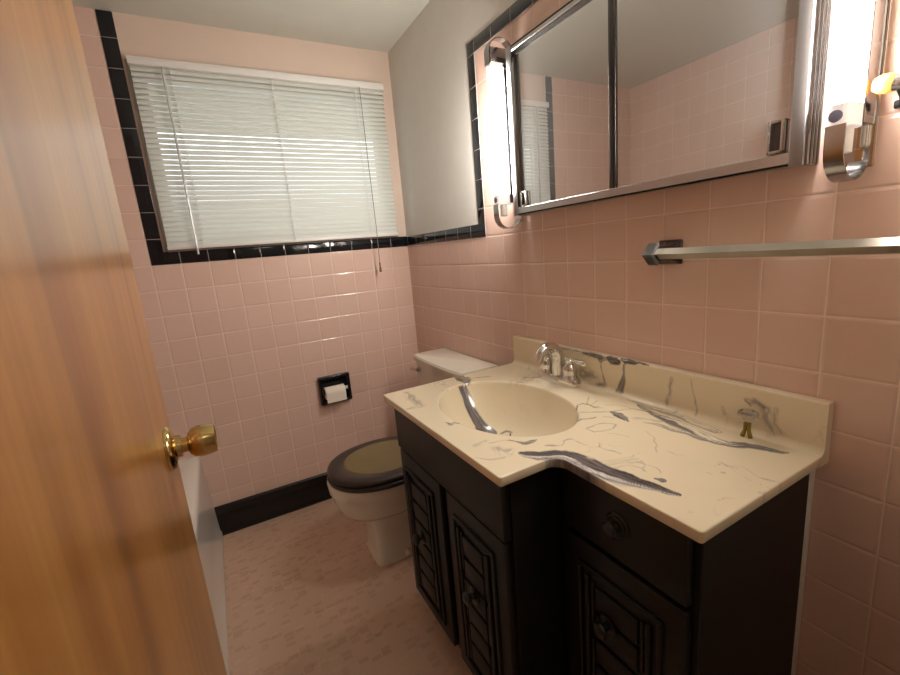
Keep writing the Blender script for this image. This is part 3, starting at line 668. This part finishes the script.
# ------------------------------------------------------------------ faucet
FX, FY = -.065, -1.226
fc = thing('faucet', (FX, FY, ZC), 'chrome two handle faucet with arched spout behind the basin', 'faucet')
m = MB(); m.loft([sell(FX, FY, .0255, .088, ZC+.0005, 48, 3.2), sell(FX, FY, .0255, .088, ZC+.015, 48, 3.2), sell(FX, FY, .0235, .085, ZC+.0225, 48, 3.2), sell(FX, FY, .018, .079, ZC+.025, 48, 3.2)]); m.build('base_plate', M['chrome'], fc, 40)
pth, rr = [], []
for k in range(28):
    u = k/27
    if u < .42: q = u/.42; pth.append((FX+.004-.002*q, FY, ZC+.018+.060*q)); rr.append(.0235-.0045*q)
    else:
        a = (u-.42)/.58*PI*.90; R_ = .039; pth.append((FX+.002-R_*(1-math.cos(a)), FY, ZC+.078+R_*1.05*math.sin(a))); rr.append(.0190-.0055*(u-.42)/.58)
m = MB(); m.tube(pth, rr, 22); e0 = Vector(pth[-1]); dv = (e0-Vector(pth[-2])).normalized(); m.cyl(e0, e0+dv*.014, .0138, .0140); m.build('spout', M['chrome'], fc, 40)
for s_, lv in ((1, (-.65, -.75)), (-1, (-.05, -1.))):
    hy = FY+s_*.052
    m = MB(); m.lathe([(.0235,.020), (.0235,.027), (.0215,.030), (.0205,.036), (.0215,.046), (.0205,.058), (.0145,.066), (.0125,.069), (.0125,.073), (.0125,.080), (.008,.086), (0,.088)], (FX, hy, ZC), (0,0,1), 30)
    h = m.build('handle', M['chrome'], fc, 35)
    d_ = Vector((lv[0], lv[1], -.02)).normalized(); o_ = Vector((FX, hy, ZC+.082))
    m = MB(); m.tube([o_-d_*.022, o_-d_*.017, o_-d_*.008, o_+d_*.014, o_+d_*.032, o_+d_*.050, o_+d_*.064, o_+d_*.070], [.002, .0065, .0055, .005, .0064, .0085, .0078, .002], 12); m.build('lever', M['chrome'], h, 60)
m = MB(); m.cyl((FX+.026, FY, ZC+.02), (FX+.026, FY, ZC+.062), .0025, seg=10); m.lathe([(0,0), (.005,.002), (.0055,.006), (.003,.010), (0,.011)], (FX+.026, FY, ZC+.06), (0,0,1), 14); m.build('lift_rod', M['chrome'], fc)

# small clear object by the splash
sm = thing('ornament', (-.045, -1.768, ZC), 'small clear object on two amber prongs against the backsplash', 'ornament')
MB().lathe([(0,.034), (.010,.036), (.017,.043), (.0185,.052), (.017,.057), (.0145,.058), (.012,.052), (0,.050)], (-.047, -1.768, ZC), (0,0,1), 12).build('cup', M['acrylic'], sm, 20)
for s_ in (-1, 1): MB().tube([(-.047, -1.768+s_*.003, ZC+.037), (-.047, -1.768+s_*.004, ZC+.015), (-.048, -1.768+s_*.008, ZC+.0005)], [.0045, .0035, .0045], 10).build('prong', M['amber_leg'], sm)

# ------------------------------------------------------------------ mirror cabinet
mc = thing('mirror_cabinet', (0, -1.43, 1.355), 'wide mirrored cabinet with chrome frame between the two vertical lamps', 'mirror cabinet')
MY0, MY1, MZ0, MZ1 = -1.043, -1.836, 1.354, 1.852
m = MB()
m.box(-.034, -.0045, MY1+.003, MY0-.003, MZ0+.004, MZ1-.004); m.build('case', M['old_chrome'], mc)
m = MB(); m.box(-.062, -.034, MY1, MY0, MZ0, MZ0+.006, .001, 1); m.box(-.062, -.059, MY1, MY0, MZ0, MZ0+.024, .001, 1); m.build('bottom_track', M['old_chrome'], mc)
m = MB(); m.box(-.062, -.034, MY1, MY0, MZ1-.006, MZ1, .001, 1); m.box(-.062, -.059, MY1, MY0, MZ1-.016, MZ1, .001, 1); m.build('top_track', M['old_chrome'], mc)
for yy, s_ in ((MY0, 1), (MY1, -1)):
    m = MB(); m.box(-.063, -.0045, yy-s_*.010, yy+s_*.0015, MZ0-.001, MZ1+.001, .002, 2)
    for xx in (-.055, -.042, -.030, -.018): m.box(xx-.0035, xx+.0035, yy, yy+s_*.0055, MZ0, MZ1, .002, 2)
    st_ = m.build('side_stile', M['lamp_chrome'], mc)
    MB().box(-.0645, -.0605, yy-s_*.020, yy+s_*.001, MZ0-.001, MZ1+.001, .0015, 2).build('face_strip', M['dull_steel'], st_)
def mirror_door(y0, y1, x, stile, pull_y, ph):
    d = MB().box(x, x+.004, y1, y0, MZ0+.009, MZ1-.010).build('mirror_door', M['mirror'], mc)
    if stile:
        s_ = MB().box(x-.005, x+.005, y0-.020, y0+.001, MZ0+.008, MZ1-.008, .002, 2); s_.box(x-.007, x-.004, y0-.014, y0-.006, MZ0+.008, MZ1-.008, .001, 1); s_.build('edge_stile', M['dark_chrome'], d)
    m = MB(); a, b2 = pull_y-.013, pull_y+.013; z0 = MZ0+.026; z1 = z0+ph
    m.box(x-.003, x, a, b2, z0, z1, .001, 1, mi=1)
    for yy in (a, b2-.005): m.box(x-.011, x-.002, yy, yy+.005, z0, z1, .0015, 2)
    m.box(x-.011, x-.002, a, b2, z0, z0+.005, .0015, 2); m.box(x-.009, x-.002, a, b2, z1-.005, z1, .0015, 2)
    m.build('finger_pull', [M['old_chrome'], M['dark_chrome']], d, 40)
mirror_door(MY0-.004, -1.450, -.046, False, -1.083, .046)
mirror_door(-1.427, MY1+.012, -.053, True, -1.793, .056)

# ------------------------------------------------------------------ vertical lamps
def lamp(yc, label):
    L = thing('vanity_light', (0, yc, 1.31), label, 'wall lamp', 'vertical lamps beside the mirror')
    zb_, zt_ = 1.316, 1.900; hw = .020
    m = MB(); m.box(-.012, -.0045, yc-hw, yc+hw, zb_+.02, zt_-.02, .003, 2); m.box(-.016, -.011, yc-.010, yc+.010, zb_+.05, zt_-.05, .002, 2); m.build('back_plate', M['chrome'], L)
    XA = -.072; r = .0255; z0, z1 = 1.428, 1.812
    MB().box(-.056, -.0045, yc-.0172, yc+.0172, z0-.028, z1+.010, .002, 2).build('reflector_housing', M['lamp_chrome'], L)
    def shade(za, zb2, g=0.): return MB().loft([sell(XA, yc, .029+g, .0155+g, za, 36, 2.8), sell(XA, yc, .029+g, .0155+g, zb2, 36, 2.8)])
    shade(z0, z1).build('glass_tube', M['lamp'], L, 50)
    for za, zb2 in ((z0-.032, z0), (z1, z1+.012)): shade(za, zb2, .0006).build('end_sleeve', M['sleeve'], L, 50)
    q_ = Vector((-1., 0, 0)); c_ = Vector((XA-.0285, yc+.002, z0-.017)); MB().lathe([(0,.0032), (.004,.003), (.0088,.0015), (.0088,0)], c_, q_, 24).build('tube_end', M['tube_end'], L, 60)
    for s_, zz, ze in ((1, zb_, z0-.032), (-1, zt_, z1+.012)):
        # strip bent out of the back plate, round and up to the front of the tube
        prof = []
        for k in range(13):
            a = PI*k/12; prof.append((-.0555+.0495*math.cos(a), zz+s_*(.046-.046*math.sin(a))))
        path = [(-.006, zz+s_*.075)]+prof+[(-.105, zz+s_*.082)]
        th = .003; m = MB(); rings = []
        for i, (px_, pz_) in enumerate(path):
            a = path[max(i-1, 0)]; b2 = path[min(i+1, len(path)-1)]; tx, tz = b2[0]-a[0], b2[1]-a[1]; l = math.hypot(tx, tz); nx_, nz_ = -tz/l*th, tx/l*th
            wd = .0125
            rings.append([Vector((px_, yc-wd, pz_)), Vector((px_, yc+wd, pz_)), Vector((px_+nx_*s_*-1, yc+wd, pz_+nz_*s_*-1)), Vector((px_+nx_*s_*-1, yc-wd, pz_+nz_*s_*-1))])
        m.loft(rings)
        if s_ < 0: m.box(-.098, -.012, yc-.0118, yc+.0118, zz-.078, zz-.030, .004, 2)
        m.build('bracket', M['lamp_chrome'], L, 30)
        MB().cyl((XA, yc, ze), (XA, yc, ze-s_*.038), .0115, seg=24).build('socket', M['white_plastic'], L)
    return L
lamp(-.998, 'lit vertical fluorescent lamp on the window side of the mirror')
lamp(-1.8925, 'bright vertical fluorescent lamp between mirror and amber bulb')

# amber bulb on black holder
nl = thing('night_light', (0, -1.936, 1.44), 'small glowing amber bulb on a black wall holder', 'night light')
m = MB(); m.box(-.007, -.0005, -1.968, -1.926, 1.417, 1.430, .003); m.tube([(-.006, -1.938, 1.424), (-.03, -1.944, 1.428), (-.046, -1.945, 1.438)], [.006, .005, .006], 12); m.build('holder', M['black'], nl, 40)
MB().cyl((-.046, -1.950, 1.444), (-.046, -1.938, 1.447), .0105, .0118, 24).build('collar', M['old_chrome'], nl, 40)
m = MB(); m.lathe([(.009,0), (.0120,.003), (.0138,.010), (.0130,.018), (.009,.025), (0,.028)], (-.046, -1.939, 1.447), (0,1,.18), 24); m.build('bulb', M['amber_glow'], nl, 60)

# ------------------------------------------------------------------ towel bar
tw = thing('towel_rail', (0, -1.80, 1.212), 'tarnished square towel bar on chrome posts under the mirror', 'towel bar')
BZ, BXX = 1.2125, -.068
m = MB(); s_ = .0122
m.loft([[Vector((BXX+a, yy, BZ+b)) for a, b in ((-s_, 0), (0, s_), (s_, 0), (0, -s_))] for yy in (-1.556, -2.062)]); m.build('bar', M['tarnish'], tw, 20)
for yy, d_ in ((-1.560, 1), (-2.055, -1)):
    m = MB(); m.box(-.009, -.0005, yy-.030, yy+.030, BZ-.029, BZ+.029, .004, 2)
    m.loft([[Vector((x_, yy+a*r_, BZ+b*r_)) for a, b in ((-1,-1), (1,-1), (1,1), (-1,1))] for x_, r_ in ((-.008,.026), (-.02,.020), (-.036,.016), (-.06,.015))])
    q = .0255
    m.loft([[Vector((BXX+a*r_, yy+d_*h_, BZ+b*r_)) for a, b in ((-1,0), (0,1), (1,0), (0,-1))] for h_, r_ in ((-.016,.020), (-.011,q), (.012,q), (.017,.020), (.031,.001))])
    m.build('post', M['dark_chrome'], tw, 20)

# unseen ceiling light added in the hall to fill the room
hl = thing('hall_light', (-.75, -2.95, CEIL), 'round frosted ceiling light in the hall outside the doorway', 'ceiling light')
MB().lathe([(.15,-.001), (.15,-.02), (.14,-.024)], (-.75, -2.95, CEIL), (0,0,1), 40).build('rim', M['chrome'], hl)
MB().lathe([(.138,-.022), (.13,-.05), (.10,-.075), (.05,-.09), (0,-.093)], (-.75, -2.95, CEIL), (0,0,1), 40).build('shade', M['hall_glow'], hl, 60)

# ------------------------------------------------------------------ daylight, camera
w = bpy.data.worlds.new('World'); bpy.context.scene.world = w; w.use_nodes = True
nt = w.node_tree; bg = nt.nodes['Background']; bg.inputs[0].default_value = (.92, .96, 1., 1); bg.inputs[1].default_value = SKY
cam = bpy.data.cameras.new('camera'); co = bpy.data.objects.new('camera', cam); C.objects.link(co); bpy.context.scene.camera = co
Rm = [[0.8699944278105288, -0.48585590140845547, -0.08398653847616067], [0.16959969361007718, 0.13493815094978429, 0.9762313451972443], [0.46297477199735015, 0.8635599217685073, -0.19979645144289027]]
mw = Matrix.Identity(4)
for r in range(3):
    mw[r][0] = Rm[0][r]; mw[r][1] = Rm[1][r]; mw[r][2] = -Rm[2][r]
mw[0][3], mw[1][3], mw[2][3] = -0.96959, -2.21126, 1.26120
co.matrix_world = mw
cam.sensor_width = 36.; cam.sensor_fit = 'HORIZONTAL'; cam.lens = 426.23/900*36.; cam.clip_start = .02
sc = bpy.context.scene
sc.view_settings.view_transform = 'Standard'; sc.view_settings.look = 'None'; sc.view_settings.gamma = 1.; sc.view_settings.use_curve_mapping = False
sc.view_settings.exposure = EXPO
sc.cycles.max_bounces = 10; sc.cycles.diffuse_bounces = 6; sc.cycles.glossy_bounces = 5; sc.cycles.transmission_bounces = 6
sc.cycles.sample_clamp_indirect = 4.; sc.cycles.blur_glossy = .5; sc.cycles.use_denoising = True
